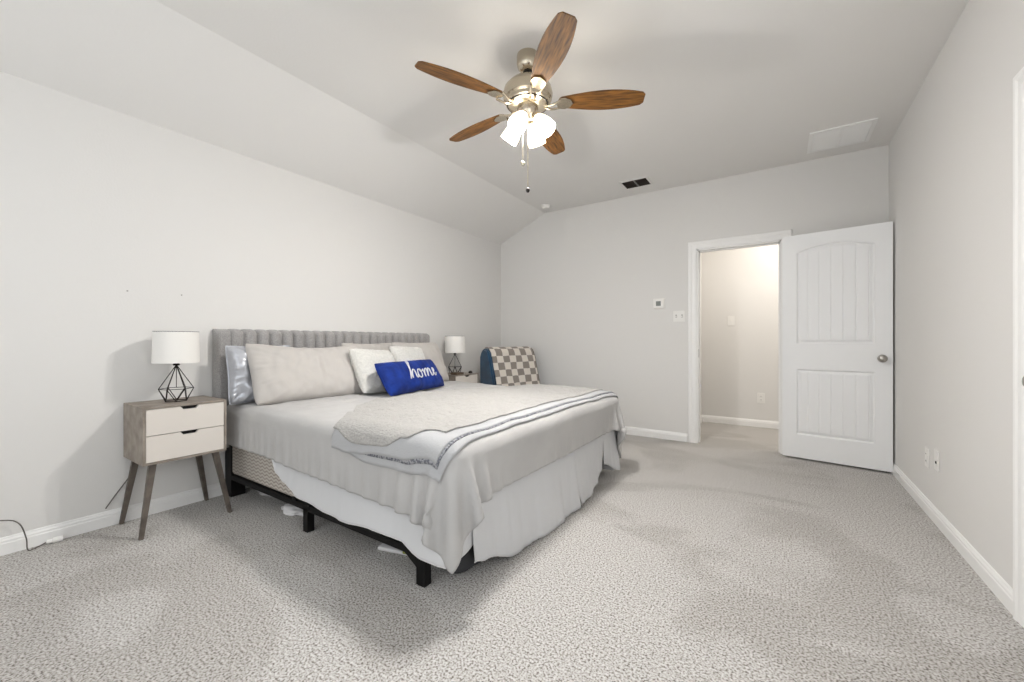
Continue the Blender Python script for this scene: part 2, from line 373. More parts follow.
# the open two-panel arched door: a slab whose face is carved with real relief
DW, DTH = .741, .035
def door_depth(u, z):
    def panel(u0, u1, z0, topf):
        return min(u-u0, u1-u, z-z0, topf-z)
    t1 = 1.868 + .055*(1-((u-DW/2)/.264)**2)
    d = max(panel(.108, DW-.108, 1.045, t1), panel(.108, DW-.108, .222, .812))
    if d <= 0: return 0
    if d < .008: return -.012*(d/.008)
    if d < .014: return -.012
    if d < .032: return -.012 + .009*((d-.014)/.018)
    g = abs(((u-.189) / .082) % 1 - 0) ; g = min(g, 1-g)*.0835
    return -.003 - (.005*max(0, 1-g/.006))
def make_door(name, hinge, ang, w, backset=.062):
    # local: x from hinge along slab, -y is the face towards the room, z up
    bm = B(); nu, nv = int(w/.0055), 330; k = DW/w
    def front(a, b):
        u = a*w; z = .012+b*2.018; return Vector((u, -DTH/2 - door_depth(u*k, z), z))
    def back(a, b):
        u = a*w; z = .012+b*2.018; return Vector((u, DTH/2, z))
    grid(bm, nu, nv, front)
    x0, x1, y0, y1, z0, z1 = 0, w, -DTH/2, DTH/2, .012, 2.030
    v = [bm.verts.new(p) for p in [(x0, y0, z0), (x1, y0, z0), (x1, y1, z0), (x0, y1, z0), (x0, y0, z1), (x1, y0, z1), (x1, y1, z1), (x0, y1, z1)]]
    for q in ((0, 1, 2, 3), (4, 5, 6, 7), (1, 2, 6, 5), (2, 3, 7, 6), (3, 0, 4, 7)): bm.faces.new([v[i] for i in q])
    me_o = obj(name, bm, 'door', None, True, angle=.35)
    me_o.location = hinge; me_o.rotation_euler = (0, 0, ang); tag(me_o, kind='structure')
    def knob(side):
        b = B(); S = Matrix.Translation((w-backset, side*DTH/2, .925)) @ Matrix.Rotation(-side*PI/2, 4, 'X')
        lathe(b, [(.0, 0), (.032, 0), (.032, .003), (.028, .007), (.013, .010), (.011, .028), (.018, .034), (.027, .042), (.029, .050), (.026, .058), (.016, .064), (0, .066)], 28, S)
        obj('door_knob', b, 'satin_nickel', me_o, True, world=False)
    knob(-1); knob(1)
    b = B(); box(b, w-.001, -.012, .89, w+.0015, .012, .95, 0); obj('latch_plate', b, 'satin_nickel', me_o, False, world=False)
    for hz in (.25, 1.02, 1.80):
        b = B(); lathe(b, [(.0, 0), (.005, 0), (.005, .09), (0, .09)], 12, Matrix.Translation((.004, DTH/2+.004, hz)))
        obj('hinge', b, 'satin_nickel', me_o, True, world=False)
    return me_o
# face line on the floor from (.02,4.54) to (.757,4.46); shift half a thickness behind it
dang = math.atan2(4.40-4.515, .757-.02)
make_door('door_1', (.024, 4.533, .006), dang, .746)
# closed door of the room on the right, seen only as a sliver beside its casing
d2 = make_door('door_2', (XR+.034+DTH/2, SY0+.014, .0), PI/2, SY1-SY0-.028, .046)
bm = B(); box(bm, XR+T+.0, SY0-.3, 0, XR+T+.02, SY1+.3, 2.3); tag(obj('wall_right_closet', bm, 'wall', None, False), kind='structure')

# ------------------------------------------------------------------ wall and ceiling fittings
def plate(name, label, cat, c, nrm, w, h, kind, group=None):
    n = Vector(nrm); side = Vector((0, 0, 1)).cross(n)      # local x -> side
    R = Matrix((side, n, Vector((0, 0, 1)))).transposed().to_4x4()
    Mx = Matrix.Translation(c) @ R
    t = thing(name, label, cat, c, 0, group)
    b = B(); box(b, -w/2, 0, -h/2, w/2, .006, h/2, .0025, Mx); obj('cover_plate', b, 'plastic', t, False)
    def part(nm, m, *bx, bev=.001):
        b = B(); box(b, *bx, bev, Mx); obj(nm, b, m, t, False)
    if kind == 'switch2':
        for x in (-w/4, w/4):
            part('toggle_slot', 'greyline', x-.008, .0055, -.016, x+.008, .0068, .016, bev=0); part('switch_toggle', 'plastic', x-.005, .006, -.012, x+.005, .016, .006)
    elif kind == 'switch1': part('switch_toggle', 'plastic', -.005, .006, -.006, .005, .016, .012)
    elif kind == 'outlet':
        for z in (-.022, .022):
            part('socket', 'plastic', -.016, .005, z-.014, .016, .009, z+.014)
            for x in (-.006, .006): part('slot', 'dark', x-.0012, .0085, z-.004, x+.0012, .0095, z+.006, bev=0)
    elif kind == 'jack':
        part('jack_port', 'dark', -.008, .005, -.020, .008, .0085, -.006, bev=0)
    elif kind == 'thermo':
        part('housing', 'plastic', -w/2+.008, .006, -h/2+.008, w/2-.008, .024, h/2-.008, bev=.004)
        b = B(); box(b, -.030, .0235, -.026, .022, .0248, .026, 0, Mx); obj('screen', b, mat('grey_lcd', (120, 124, 118), .3), t, False)
    return t
plate('thermostat', 'small white square thermostat with grey screen on back wall', 'thermostat', (-1.112, YB, 1.487), (0, -1, 0), .128, .115, 'thermo')
plate('light_switch', 'white double toggle switch plate beside the bedroom doorway casing', 'light switch', (-.905, YB, 1.342), (0, -1, 0), .118, .118, 'switch2')
plate('light_switch', 'white single switch plate on the hallway wall seen through the doorway', 'light switch', (-.525, HY, 1.335), (0, -1, 0), .08, .125, 'switch1')
plate('wall_outlet', 'white outlet low on the hallway wall seen through the doorway', 'outlet', (-.196, HY, .363), (0, -1, 0), .08, .125, 'outlet')
plate('wall_outlet', 'white two-socket outlet low on right wall, nearer the open door', 'outlet', (XR, 3.545, .345), (-1, 0, 0), .075, .12, 'outlet')
plate('wall_jack', 'white cable jack plate with dark port low on right wall, farther from the open door', 'wall jack', (XR, 3.36, .372), (-1, 0, 0), .075, .12, 'jack')

# small supply register on the ceiling
t = thing('ceiling_vent', 'small dark two-section supply vent on the ceiling above the back wall', 'ceiling vent', (-1.263, 4.283, HC))
x0, x1, y0, y1 = -1.395, -1.132, 4.18, 4.388
b = B()
box(b, x0-.012, y0-.012, HC-.006, x1+.012, y0+.008, HC); box(b, x0-.012, y1-.008, HC-.006, x1+.012, y1+.012, HC)
box(b, x0-.012, y0, HC-.006, x0+.008, y1, HC); box(b, x1-.008, y0, HC-.006, x1+.012, y1, HC); box(b, (x0+x1)/2-.008, y0, HC-.006, (x0+x1)/2+.008, y1, HC)
obj('vent_frame', b, 'ceil', t, False)
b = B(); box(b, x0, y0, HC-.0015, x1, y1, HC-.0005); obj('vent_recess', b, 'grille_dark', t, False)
b = B()
for k in range(9):
    y = y0+.018+k*.0215
    box(b, x0+.006, -.007, -.0006, x1-.006, .007, .0006, 0, Matrix.Translation((0, y, HC-.006)) @ Matrix.Rotation(.9, 4, 'X'))
obj('louvre', b, 'grille_dark', t, False)
# large return-air grille
x0, x1, y0, y1 = .20, .613, 4.022, 4.43
t = thing('return_air_grille', 'large white rectangular return air grille on the ceiling near the right wall', 'ceiling vent', ((x0+x1)/2, (y0+y1)/2, HC))
b = B()
for q in ((x0, y0, x1, y0+.025), (x0, y1-.025, x1, y1), (x0, y0+.025, x0+.025, y1-.025), (x1-.025, y0+.025, x1, y1-.025), ((x0+x1)/2-.008, y0+.025, (x0+x1)/2+.008, y1-.025)):
    box(b, q[0], q[1], HC-.011, q[2], q[3], HC)
obj('grille_frame', b, 'trim', t, False)
b = B()
for k in range(26):
    y = y0+.036+k*.0134
    box(b, x0+.026, -.007, -.0006, x1-.026, .008, .0006, 0, Matrix.Translation((0, y, HC-.006)) @ Matrix.Rotation(-.55, 4, 'X'))
obj('louvre', b, 'trim', t, False)
b = B(); box(b, x0+.01, y0+.01, HC-.001, x1-.01, y1-.01, HC-.0002); obj('filter', b, mat('pale_filter', (205, 202, 197), .9), t, False)
# smoke detector
t = thing('smoke_detector', 'small round white smoke detector on the ceiling near the back wall', 'smoke detector', (-2.40, 4.385, HC))
b = B(); lathe(b, [(0, -.044), (.030, -.044), (.046, -.036), (.052, -.012)], 28, Matrix.Translation((-2.40, 4.385, HC))); obj('cap', b, 'plastic', t)
b = B(); lathe(b, [(.058, -.012), (.062, -.008), (.062, 0), (0, 0)], 28, Matrix.Translation((-2.40, 4.385, HC))); obj('mounting_ring', b, 'plastic', t)

# ------------------------------------------------------------------ ceiling fan
FX, FY = -1.227, 2.022
fan = thing('ceiling_fan', 'five-blade walnut ceiling fan with brushed nickel body and four lit frosted glass shades', 'ceiling fan', (FX, FY, HC))
def F(x=0, y=0, z=0): return Matrix.Translation((FX+x, FY+y, z))
b = B(); lathe(b, [(.0, 2.7400), (.062, 2.7400), (.064, 2.728), (.064, 2.69), (.058, 2.665), (.040, 2.645), (.022, 2.640), (0, 2.640)], 40, F()); obj('canopy', b, 'nickel', fan)
b = B(); lathe(b, [(0, 2.65), (.0125, 2.65), (.0125, 2.585), (0, 2.585)], 20, F()); obj('downrod', b, 'nickel', fan)
b = B(); lathe(b, [(0, 2.642), (.026, 2.642), (.030, 2.632), (.020, 2.622), (0, 2.622)], 24, F()); obj('hanger_ball', b, 'black', fan)
b = B(); lathe(b, [(0, 2.605), (.028, 2.605), (.036, 2.597), (.07, 2.590), (.11, 2.570), (.137, 2.540), (.145, 2.505), (.140, 2.478), (.128, 2.470), (.126, 2.452), (.10, 2.435), (.0, 2.435)], 56, F()); mo = obj('motor_housing', b, 'nickel', fan)
b = B(); lathe(b, [(.0, 2.44), (.058, 2.44), (.062, 2.425), (.055, 2.40), (.048, 2.378), (.030, 2.362), (0, 2.360)], 40, F()); obj('switch_housing', b, 'nickel', fan)
b = B(); lathe(b, [(.118, 2.456), (.121, 2.450), (.118, 2.444), (.112, 2.444), (.108, 2.450), (.112, 2.456)], 48, F(), cap=False); obj('band', b, 'black', mo)
ZB = 2.452
for k in range(5):
    az = math.radians(-115.5 + 72*k)
    Rz = F(0, 0, ZB) @ Matrix.Rotation(az, 4, 'Z')
    pitch = Matrix.Rotation(math.radians(-12), 4, 'X')
    out = []; n = 26; r0, r1 = .195, .648
    def hw(t):
        base = .038 + .032*math.sin(min(1, t/.58)*PI/2)
        if t > .58: base -= .025*((t-.58)/.42)**2
        return base
    top = [(r0+(r1-r0)*t, hw(t)) for t in [i/n for i in range(n+1)]]
    # rounded root and softly clipped tip
    root = [(r0-.012, .028), (r0-.018, .014)]
    tip = [(r1+.010, hw(1)-.010), (r1+.016, .028)]
    half = root[::-1] + top + tip
    poly = [(x, y, 0) for x, y in half] + [(x, -y, 0) for x, y in half[::-1]]
    bmb = B(); prism(bmb, [(x, y, -.003) for x, y, z in poly], (0, 0, .006), Rz @ Matrix.Translation((0, 0, .004)) @ pitch)
    # blade-local mesh so the grain runs along the blade
    bmesh.ops.transform(bmb, matrix=(F(0, 0, ZB) @ Matrix.Rotation(az, 4, 'Z')).inverted(), verts=bmb.verts)
    bo = obj('blade', bmb, 'blade', None, False, world=False)
    bo.parent = fan; bo.matrix_local = Matrix.Translation((0, 0, ZB-HC)) @ Matrix.Rotation(az, 4, 'Z')
    # blade iron: curved arm and flared plate under the blade root
    ib = B()
    arm = catmull([(.095, 0, -.012), (.125, 0, -.022), (.155, 0, -.018), (.19, 0, -.006)], 5)
    for s in (-1, 1): tube(ib, [Vector((p.x, s*(.012+.30*max(0, p.x-.11)*1.0), p.z)) for p in arm], .0065, 8)
    poly = [(.170, .014), (.185, .036), (.215, .040), (.245, .030), (.262, .0)]
    pl = [(x, y, -.0115) for x, y in poly] + [(x, -y, -.0115) for x, y in poly[-2::-1]]
    prism(ib, pl, (0, 0, .004), Matrix.Translation((0, 0, .004)) @ pitch)
    bmesh.ops.transform(ib, matrix=Rz, verts=ib.verts)
    io = obj('blade_iron', ib, 'nickel', fan)
for k in range(4):
    az = math.radians(3.5 + 90*k)
    tl = math.radians(38)
    # shade frame: local z points out of the open mouth
    d = Vector((math.cos(az)*math.sin(tl), math.sin(az)*math.sin(tl), -math.cos(tl)))
    p0 = Vector((FX + .052*math.cos(az), FY + .052*math.sin(az), 2.372))
    R = d.to_track_quat('Z', 'Y').to_matrix().to_4x4()
    Mx = Matrix.Translation(p0) @ R
    b = B(); lathe(b, [(0, -.03), (.010, -.03), (.012, -.008), (.024, .0), (.026, .016), (.0, .016)], 24, Mx)
    tube(b, [p0 - d*.028, p0 - d*.02 + Vector((-math.cos(az), -math.sin(az), .2))*.03], .008, 10)
    lf = obj('lamp_fitter', b, 'nickel', fan)
    prof = [(.023, .012), (.030, .022), (.038, .042), (.045, .068), (.050, .095), (.052, .128)]
    b = B(); lathe(b, prof + [(r-.003, z) for r, z in prof[::-1]], 32, Mx, cap=False); obj('glass_shade', b, 'glass_lit', fan)
    b = B(); lathe(b, [(0, .018), (.010, .018), (.012, .035), (.024, .055), (.027, .072), (.022, .088), (.010, .097), (0, .099)], 20, Mx)
    bl = obj('bulb', b, 'bulbmat' if 'bulbmat' in M else M.setdefault('bulbmat', glass_shade_mat(.85)), fan)
    l = bpy.data.lights.new('fan_bulb_light', 'POINT'); l.energy = 60; l.color = (1, .99, .98); l.shadow_soft_size = .045
    lo = bpy.data.objects.new('fan_bulb_light', l); COL.objects.link(lo); lo.parent = fan
    lo.location = (p0 + d*.088) - Vector((FX, FY, HC))
M['bulbmat'].node_tree.nodes['Emission'].inputs[1].default_value = 5
for nm, dx, dy, zt, ze, m in (('pull_chain', .012, -.018, 2.385, 1.945, 'wire'), ('pull_chain', -.02, -.022, 2.385, 2.105, 'nickel')):
    b = B(); tube(b, [(FX+dx, FY+dy, zt), (FX+dx, FY+dy, ze)], (.0018 if m == 'nickel' else .0026), 6); ch = obj(nm, b, 'nickel', fan)
    b = B(); lathe(b, [(0, -.013), (.007, -.012), (.012, -.002), (.011, .007), (.004, .014), (0, .015)], 16, Matrix.Translation((FX+dx, FY+dy, ze))); obj('chain_pull', b, m, ch)

# ------------------------------------------------------------------ bed
BX0, BX1, BY0, BY1 = -3.15, -1.155, 1.262, 3.175
bed = thing('king_bed', 'king size bed frame with black steel rails and grey channel-tufted headboard', 'bed', (-2.2, 2.2, 0))
HY0, HY1, HX = 1.180, 3.195, -3.165
b = B()
nC = 21; m0 = .082; cw = (HY1-HY0-2*m0)/nC; HZ0, HZ1, HTH = .34, 1.157, .075
def hb(a, c):
    y = HY0 + a*(HY1-HY0); z = HZ0 + c*(HZ1-HZ0)
    e = min(y-HY0, HY1-y); ex = 1-max(0, 1-e/.028)**2
    q = y-HY0-m0; dep = 0
    if 0 <= q <= cw*nC:
        g = abs((q/cw) % 1); g = min(g, 1-g)*2; dep = .034*(1-(1-g)**3.5) - .020
    tz = 1-max(0, 1-(HZ1-z)/.030)**2
    zz = z
    if HZ1-z < .02: dep *= .35+.65*(HZ1-z)/.02
    return Vector((XL+.012 + HTH*math.sqrt(max(0.02, ex*tz)) + dep*ex, y, zz + (.5*dep if HZ1-z < .02 else 0)))
grid(b, 420, 46, hb)
box(b, XL+.006, HY0+.002, HZ0, XL+.03, HY1-.002, HZ1-.002, .004)
hbo = obj('headboard', b, 'headboard', bed, True, angle=1.2)
for y in (1.285, 3.05): 
    b = B(); box(b, -3.235, y-.03, 0, -3.14, y+.06, .36, .003); obj('headboard_leg', b, 'black', bed, False)
for y in (BY0-.006, BY1-.029): 
    b = B(); box(b, BX0-.01, y, .120, BX1-.15, y+.035, .142, .002)
    box(b, BX0-.01, y, .138, BX1+.01, y+.035, .152, .001); obj('side_rail', b, 'black', bed, False)
b = B(); box(b, BX0, 2.2, .105, BX1, 2.24, .150, .002); obj('centre_rail', b, 'black', bed, False)
b = B()
for k in range(10): x = BX0+.08+k*.19; box(b, x, BY0+.03, .138, x+.05, BY1-.03, .150)
obj('slat', b, 'black', bed, False)
for y, s in ((BY0-.006, 1), (BY1+.006, -1), (2.22, 1)):
    for x in (-1.338, -2.245):
        b = B(); yy = (y, y+s*.042) if y != 2.22 else (2.20, 2.24)
        box(b, x, min(yy), 0, x+.052 if x > -2 else x+.045, max(yy), .142, .002)
        box(b, x-.02, min(yy)-.003, .135, x+.065, max(yy)+.003, .155, .001)
        if x > -2: prism(b, [(x+.004, min(yy), .075), (x-.085, min(yy), .128), (x-.085, min(yy), .150), (x+.004, min(yy), .112)], (0, max(yy)-min(yy), 0))
        obj('leg', b, 'black', bed, False)
    for x in (-2.36,):
        b = B(); box(b, x, min(y, y+s*.04), .135, x+.04, max(y, y+s*.04), .172, .002); obj('rail_clip', b, 'black', bed, False)
# box spring and mattress
b = B(); box(b, BX0, BY0-.002, .157, BX1, BY1, .400, .022, None, 3); tag(obj('box_spring', b, 'quilt', None, True), 'beige box spring woven with wavy lines under the mattress', 'box spring')
b = B(); box(b, BX0, BY0, .402, BX1-.01, BY1, .606, .045, None, 4); tag(obj('mattress', b, 'mattress', None, True), 'thick king mattress under the grey duvet on the box spring', 'mattress')

# draping: flat cloth coordinates (a along X, b along Y) -> surface over the mattress
ZT, RR = .655, .075
CX1, CY0, CY1 = -1.072-RR, 1.208+RR, 3.228-RR
def folds(a, b_, ox, oy, rho, amp):
    if rho <= .03: return 0
    k = min(1, (rho-.03)/.26)
    near = oy < 0 and ox <= 0; foot = oy == 0 and ox > 0
    th = math.atan2(ox, abs(oy)) if (ox > 0 and oy != 0) else 0
    if oy != 0 and ox > 0:
        c = math.sin(2*th)
        f = .040*c*math.cos(8*th-.5) + .03*nz(th*7, rho*3, 3)
        f += .02*c
    elif oy != 0:
        prox = max(0, 1-(CX1-a)/.55) if oy < 0 else .5
        f = (.008+.016*prox)*nz(a*7+2, rho*1.5, 1.3)*1.6 + .007*nz(a*16, rho*3, 4)
        f += .036*prox*(math.sin(a*46+rho*7+2*nz(a*3,2))*.6+nz(a*26+rho*5, rho*2, 6))
    else:
        f = .020*nz(b_*5.5+1, rho*2, 7.7) + .030*math.exp(-(b_-CY0)/.25)*nz(b_*13, rho*2-b_*3, 5) + .006*nz(b_*15, rho*3, 2)
    return f*k*amp
def drape(a, b_, off=0, amp=1, flare=.10):
    ox = max(0, a-CX1); oy = (b_-CY0) if b_ < CY0 else ((b_-CY1) if b_ > CY1 else 0)
    bx, by = min(a, CX1), min(max(b_, CY0), CY1)
    rho = math.hypot(ox, oy)
    if rho < 1e-6: return Vector((bx, by, ZT+off)), 0
    dx, dy = ox/rho, oy/rho; q = RR*PI/2
    if rho < q:
        t = rho/RR; h = RR*math.sin(t); z = -RR*(1-math.cos(t)); nx, nzv = math.sin(t), math.cos(t)
    else:
        e = rho-q; h = RR+e*flare; z = -RR-e*(1-flare*flare/2); nx, nzv = 1, 0
    h += off*nx + folds(a, b_, ox, oy, rho, amp)
    P = Vector((bx+dx*h, by+dy*h, ZT+z+off*nzv))
    if ox > 0 and oy < 0:      # the corner's spare cloth swings round to the near side
        c = 2*abs(dx*dy)*min(1, rho/.42)**1.5; P.x -= .095*c; P.y -= .015*c
    return P, rho
def duvet_fn(u, v):
    a0, a1 = -3.13, CX1+.285+.02*nz(v*6, 1)
    a = a0+(a1-a0)*u
    dn = interp([(-3.1, .262), (-2.6, .27), (-2.15, .285), (-1.5, .315), (-1.1, .325), (-.8, .325)], a) + .008*nz(a*9, 5)
    # denser sampling near the edges
    b0, b1 = CY0-dn, CY1+.34
    bb_ = b0+(b1-b0)*v
    p, rho = drape(a, bb_)
    pf = .016*nz(a*2.2, bb_*2.0, .4) + .008*nz(a*6, bb_*5, 2) + .0035*nz(a*14+bb_*5, bb_*10, 5)
    pf *= max(0, 1-rho/.1)
    # soft creases radiating where the pillows press
    p.z += pf
    if rho > .1:
        # wrinkles close to the headboard on the side
        w_ = max(0, 1-(a+3.1)/.5)
        s = .012*w_*nz((a+rho)*14, 8, 1)
        p.y -= s if bb_ < CY0 else 0
    return p
import numpy as np
def relax_cloth():
    """hang the duvet over the mattress: small position-based cloth solve, collision with the rounded bed block"""
    a0, a1 = -3.13, CX1+.268; na, nb = 112, 124
    A = np.linspace(a0, a1, na); FA = np.repeat(A[:, None], nb, 1); FB = np.zeros((na, nb)); P = np.zeros((na, nb, 3))
    for i, a in enumerate(A):
        dn = interp([(-3.1, .272), (-2.6, .275), (-2.15, .295), (-1.5, .315), (-1.1, .318), (-.8, .300)], a)
        FB[i] = np.linspace(CY0-dn, CY1+.34, nb)
        for j in range(nb):
            p, rho = drape(a, FB[i, j], .004, .35, .06); n = .009*nz(a*14, FB[i, j]*14, 3)
            P[i, j] = (p.x, p.y, p.z+n)
    F = np.stack([FA, FB], -1); ex = 1.032
    def sets():
        out = []
        for di, dj, k, cnt in ((1, 0, 1., 2), (0, 1, 1., 2), (1, 1, .5, 2), (1, -1, .5, 2), (2, 0, .10, 4), (0, 2, .10, 4)):
            for c in range(0, cnt, 2 if cnt == 4 else 1):
                I, J = np.meshgrid(np.arange(na), np.arange(nb), indexing='ij')
                key = I if di else J
                m = (((key % 4)//2)*2 == c) if cnt == 4 else (key % 2 == c)
                m &= (I+di < na) & (J+dj < nb) & (J+dj >= 0)
                i0, j0 = I[m], J[m]; A_, B_ = i0*nb+j0, (i0+di)*nb+j0+dj
                L0 = np.linalg.norm(F.reshape(-1, 2)[A_]-F.reshape(-1, 2)[B_], axis=1)*ex
                out.append((A_, B_, L0, k))
        return out
    S_ = sets(); X = P.reshape(-1, 3).copy(); V = np.zeros_like(X)
    W = np.ones(na*nb); W.reshape(na, nb)[:] = np.where((FA < CX1-.10) & (FB > CY0+.08) & (FB < CY1-.08), 0, 1)
    wA = [(W[a_], W[b_]) for a_, b_, _, _ in S_]
    ctr = np.array([(-3.6+CX1+RR)/2, (CY0+CY1)/2, (ZT-.5)/2]); half = np.array([(CX1+RR+3.6)/2, (CY1-CY0)/2+RR, (ZT+.5)/2])-RR
    dt = 1/60
    for step in range(150):
        damp = .96 if step < 110 else .85
        V[:, 2] -= 9.8*dt; V *= damp; X0 = X.copy(); X = X + V*dt*W[:, None]
        for it in range(10):
            for (a_, b_, L0, k), (wa, wb) in zip(S_, wA):
                d = X[b_]-X[a_]; l = np.sqrt((d*d).sum(1))+1e-9; c = (l-L0)/l*k
                if k < .2: c = np.minimum(c, 0)
                ws = wa+wb+1e-9; d *= c[:, None]
                X[a_] += d*(wa/ws)[:, None]; X[b_] -= d*(wb/ws)[:, None]
            q = X-ctr; aq = np.abs(q)-half; mx = np.maximum(aq, 0); ln = np.sqrt((mx*mx).sum(1))+1e-9
            pen = RR+.002-ln; hit = (pen > 0)
            n = np.sign(q)*mx/ln[:, None]
            deep = hit & (ln < 1e-6); n[deep] = (0, 0, 1)
            X[hit] += n[hit]*pen[hit][:, None]
        mv = X-X0; mu = np.where(hit & (n[:, 2] > .7), .75, np.where(hit, .25, 0))
        X = X - (mv - (mv*n).sum(1)[:, None]*n)*mu[:, None]
        V = (X-X0)/dt; sp = np.sqrt((V*V).sum(1)); V *= np.minimum(1, 3/(sp+1e-9))[:, None]
    return A, FB, X.reshape(na, nb, 3)
CA, CFB, CX = relax_cloth()
na_, nb_ = CX.shape[:2]
for i in range(na_):
    for j in range(nb_):
        a, bb_ = CA[i], CFB[i, j]; x, y, z = CX[i, j]
        if z > ZT-.05: CX[i, j, 2] += .014*nz(a*2.2, bb_*2.0, .4) + .007*nz(a*6, bb_*5, 2) + .003*nz(a*14+bb_*5, bb_*10, 5)
T0 = np.gradient(CX, axis=0); T1 = np.gradient(CX, axis=1); CN = np.cross(T0, T1); CN /= np.linalg.norm(CN, axis=2)[:, :, None]+1e-12
def cloth_at(a, b_, off):
    u = min(max((a-CA[0])/(CA[-1]-CA[0])*(na_-1), 0), na_-1.001); i = int(u); fu = u-i
    row = CFB[i]*(1-fu)+CFB[i+1]*fu; v = min(max((b_-row[0])/(row[-1]-row[0])*(nb_-1), 0), nb_-1.001); j = int(v); fv = v-j
    w = ((i, j, (1-fu)*(1-fv)), (i+1, j, fu*(1-fv)), (i, j+1, (1-fu)*fv), (i+1, j+1, fu*fv))
    p = sum(CX[x, y]*k for x, y, k in w); n = sum(CN[x, y]*k for x, y, k in w); n = n/np.linalg.norm(n)
    return Vector(p + n*off)
b = B(); vv = [[b.verts.new(CX[i, j]) for j in range(nb_)] for i in range(na_)]
for i in range(na_-1):
    for j in range(nb_-1): b.faces.new((vv[i][j], vv[i+1][j], vv[i+1][j+1], vv[i][j+1]))
bmesh.ops.subdivide_edges(b, edges=b.edges[:], cuts=1, use_grid_fill=True, smooth=.6)
dv = tag(obj('duvet', b, 'duvet', None, True, rd=False, angle=0), 'light grey duvet draped over the bed, hanging down the sides', 'duvet')
md = dv.modifiers.new('thickness', 'SOLIDIFY'); md.thickness = .012; md.offset = 1 if dv.data.polygons[len(dv.data.polygons)//2].normal.z < 0 else -1

# bed skirt panels
sk = thing('bed_skirt', 'pale cotton bed skirt hanging below the duvet to the carpet', 'bed skirt', (-1.6, 2.2, 0))
def strip(name, top, bot, ztop, zbot, rip, seed, nu=120, nv=24):
    b = B()
    def fn(u, v):
        P = top(u).lerp(bot(u), v); z = ztop + (zbot(u)-ztop)*v
        n = (top(min(1, u+.01))-top(max(0, u-.01))); n = Vector((n.y, -n.x, 0)).normalized()
        L = (top(1)-top(0)).length
        d = rip*v**.7*(nz(u*L*6.5, seed, v*.6)*1.2 + .5*nz(u*L*22, seed+4, v))
        return Vector((P.x, P.y, z)) + n*d
    grid(b, nu, nv, fn); o = obj(name, b, 'skirt', sk, True, angle=0)
    m = o.modifiers.new('thickness', 'SOLIDIFY'); m.thickness = .003
    b = B(); tube(b, [fn(i/80, .995) for i in range(81)], .0035, 6); obj('hem', b, 'skirt_hem', o, True)
    return o
zn = [(-2.53, .385), (-2.46, .30), (-2.38, .26), (-2.19, .205), (-1.95, .185), (-1.79, .178), (-1.6, .198), (-1.39, .198), (-1.265, .16), (-1.09, .165)]
strip('skirt_panel', lambda u: Vector((-2.54+u*1.43, 1.250, 0)), lambda u: Vector((-2.53+u*1.42, 1.222-.02*u, 0)), .405, lambda u: interp(zn, -2.53+u*1.42), .008, 1)
strip('skirt_panel', lambda u: Vector((-1.115, 1.36+u*1.04, 0)), lambda u: Vector((-1.125+.055*math.sin(min(1, u*1.25)*PI/2), 1.40+u*1.0, 0)), .405, lambda u: interp([(0, .095), (.08, .075), (.3, .012), (.75, .006), (1, .012)], u), .016, 2)
strip('skirt_panel', lambda u: Vector((-1.12, 2.33+u*.62, 0)), lambda u: Vector((-1.065-.055*u, 2.42+u*.50, 0)), .405, lambda u: interp([(0, .02), (.3, .008), (.7, .03), (1, .10)], u), .016, 5, nu=80)
strip('skirt_panel', lambda u: Vector((-1.12, 2.93+u*.25, 0)), lambda u: Vector((-1.13+.05*u, 3.0+u*.22, 0)), .405, lambda u: interp([(0, .12), (1, .03)], u), .012, 9, nu=50)
strip('skirt_panel', lambda u: Vector((-1.13-u*1.9, 3.185, 0)), lambda u: Vector((-1.12-u*1.9, 3.205, 0)), .405, lambda u: .02, .015, 11)
strip('skirt_panel', lambda u: Vector((-1.13+.01*u, 1.235+u*.16, 0)), lambda u: Vector((-1.15+.01*u, 1.225+u*.2, 0)), .405, lambda u: .15-.02*math.sin(u*PI)+.03*u, .008, 14, nu=40)

# throw blanket folded over the foot: lower folded layer, upper textured layer
thr = thing('throw_blanket', 'cream textured throw blanket with pale bordered edge spread over the foot of the bed', 'blanket', (-1.6, 2.2, ZT))
amin_pts = [(1.0, -1.87), (1.25, -1.86), (1.38, -1.98), (1.55, -2.13), (1.75, -2.22), (2.4, -2.17), (3.3, -1.87)]
def throw_layer(name, m, da0, da1, ext, off, nu=90, nv=170, rough=0, seed=0, sub=None):
    b = B()
    def fn(u, v):
        bN = CY0 - ext(u); bF = CY1 + .20
        bb_ = bN + (bF-bN)*v
        a0 = interp(amin_pts, bb_)+da0(bb_)
        a1 = -1.128+da1(bb_)
        a = a0+(a1-a0)*u
        p = cloth_at(a, bb_, off)
        n = rough*(nz(a*38, bb_*50, seed)+.6*nz(a*12, bb_*9, seed+2)+.9*nz(a*3, bb_*3, seed+5))
        return p + Vector((0, 0, n))*max(.2, min(1, 1-(ZT-.02-p.z)/.1))
    grid(b, nu, nv, fn); o = obj(name, b, m, sub or thr, True, angle=0)
    md = o.modifiers.new('thickness', 'SOLIDIFY'); md.thickness = .005; md.offset = 1
    return o, fn
ext_low = lambda u: interp([(0, .120), (.35, .155), (.7, .150), (1, .105)], u)
ext_mid = lambda u: interp([(0, .120), (.35, .125), (.7, .105), (1, .03)], u)
ext_up = lambda u: interp([(0, .05), (.3, .085), (.6, .075), (.78, .04), (1, -.05)], u)
throw_layer('folded_underlayer', 'throw_hem', lambda b_: .02, lambda b_: 0.0, ext_low, .006)
throw_layer('lace_band', 'lace', lambda b_: .05, lambda b_: -.028, lambda u: ext_low(u)-interp([(0, .028), (.3, .034), (1, .034)], u), .011, nu=80, nv=150)
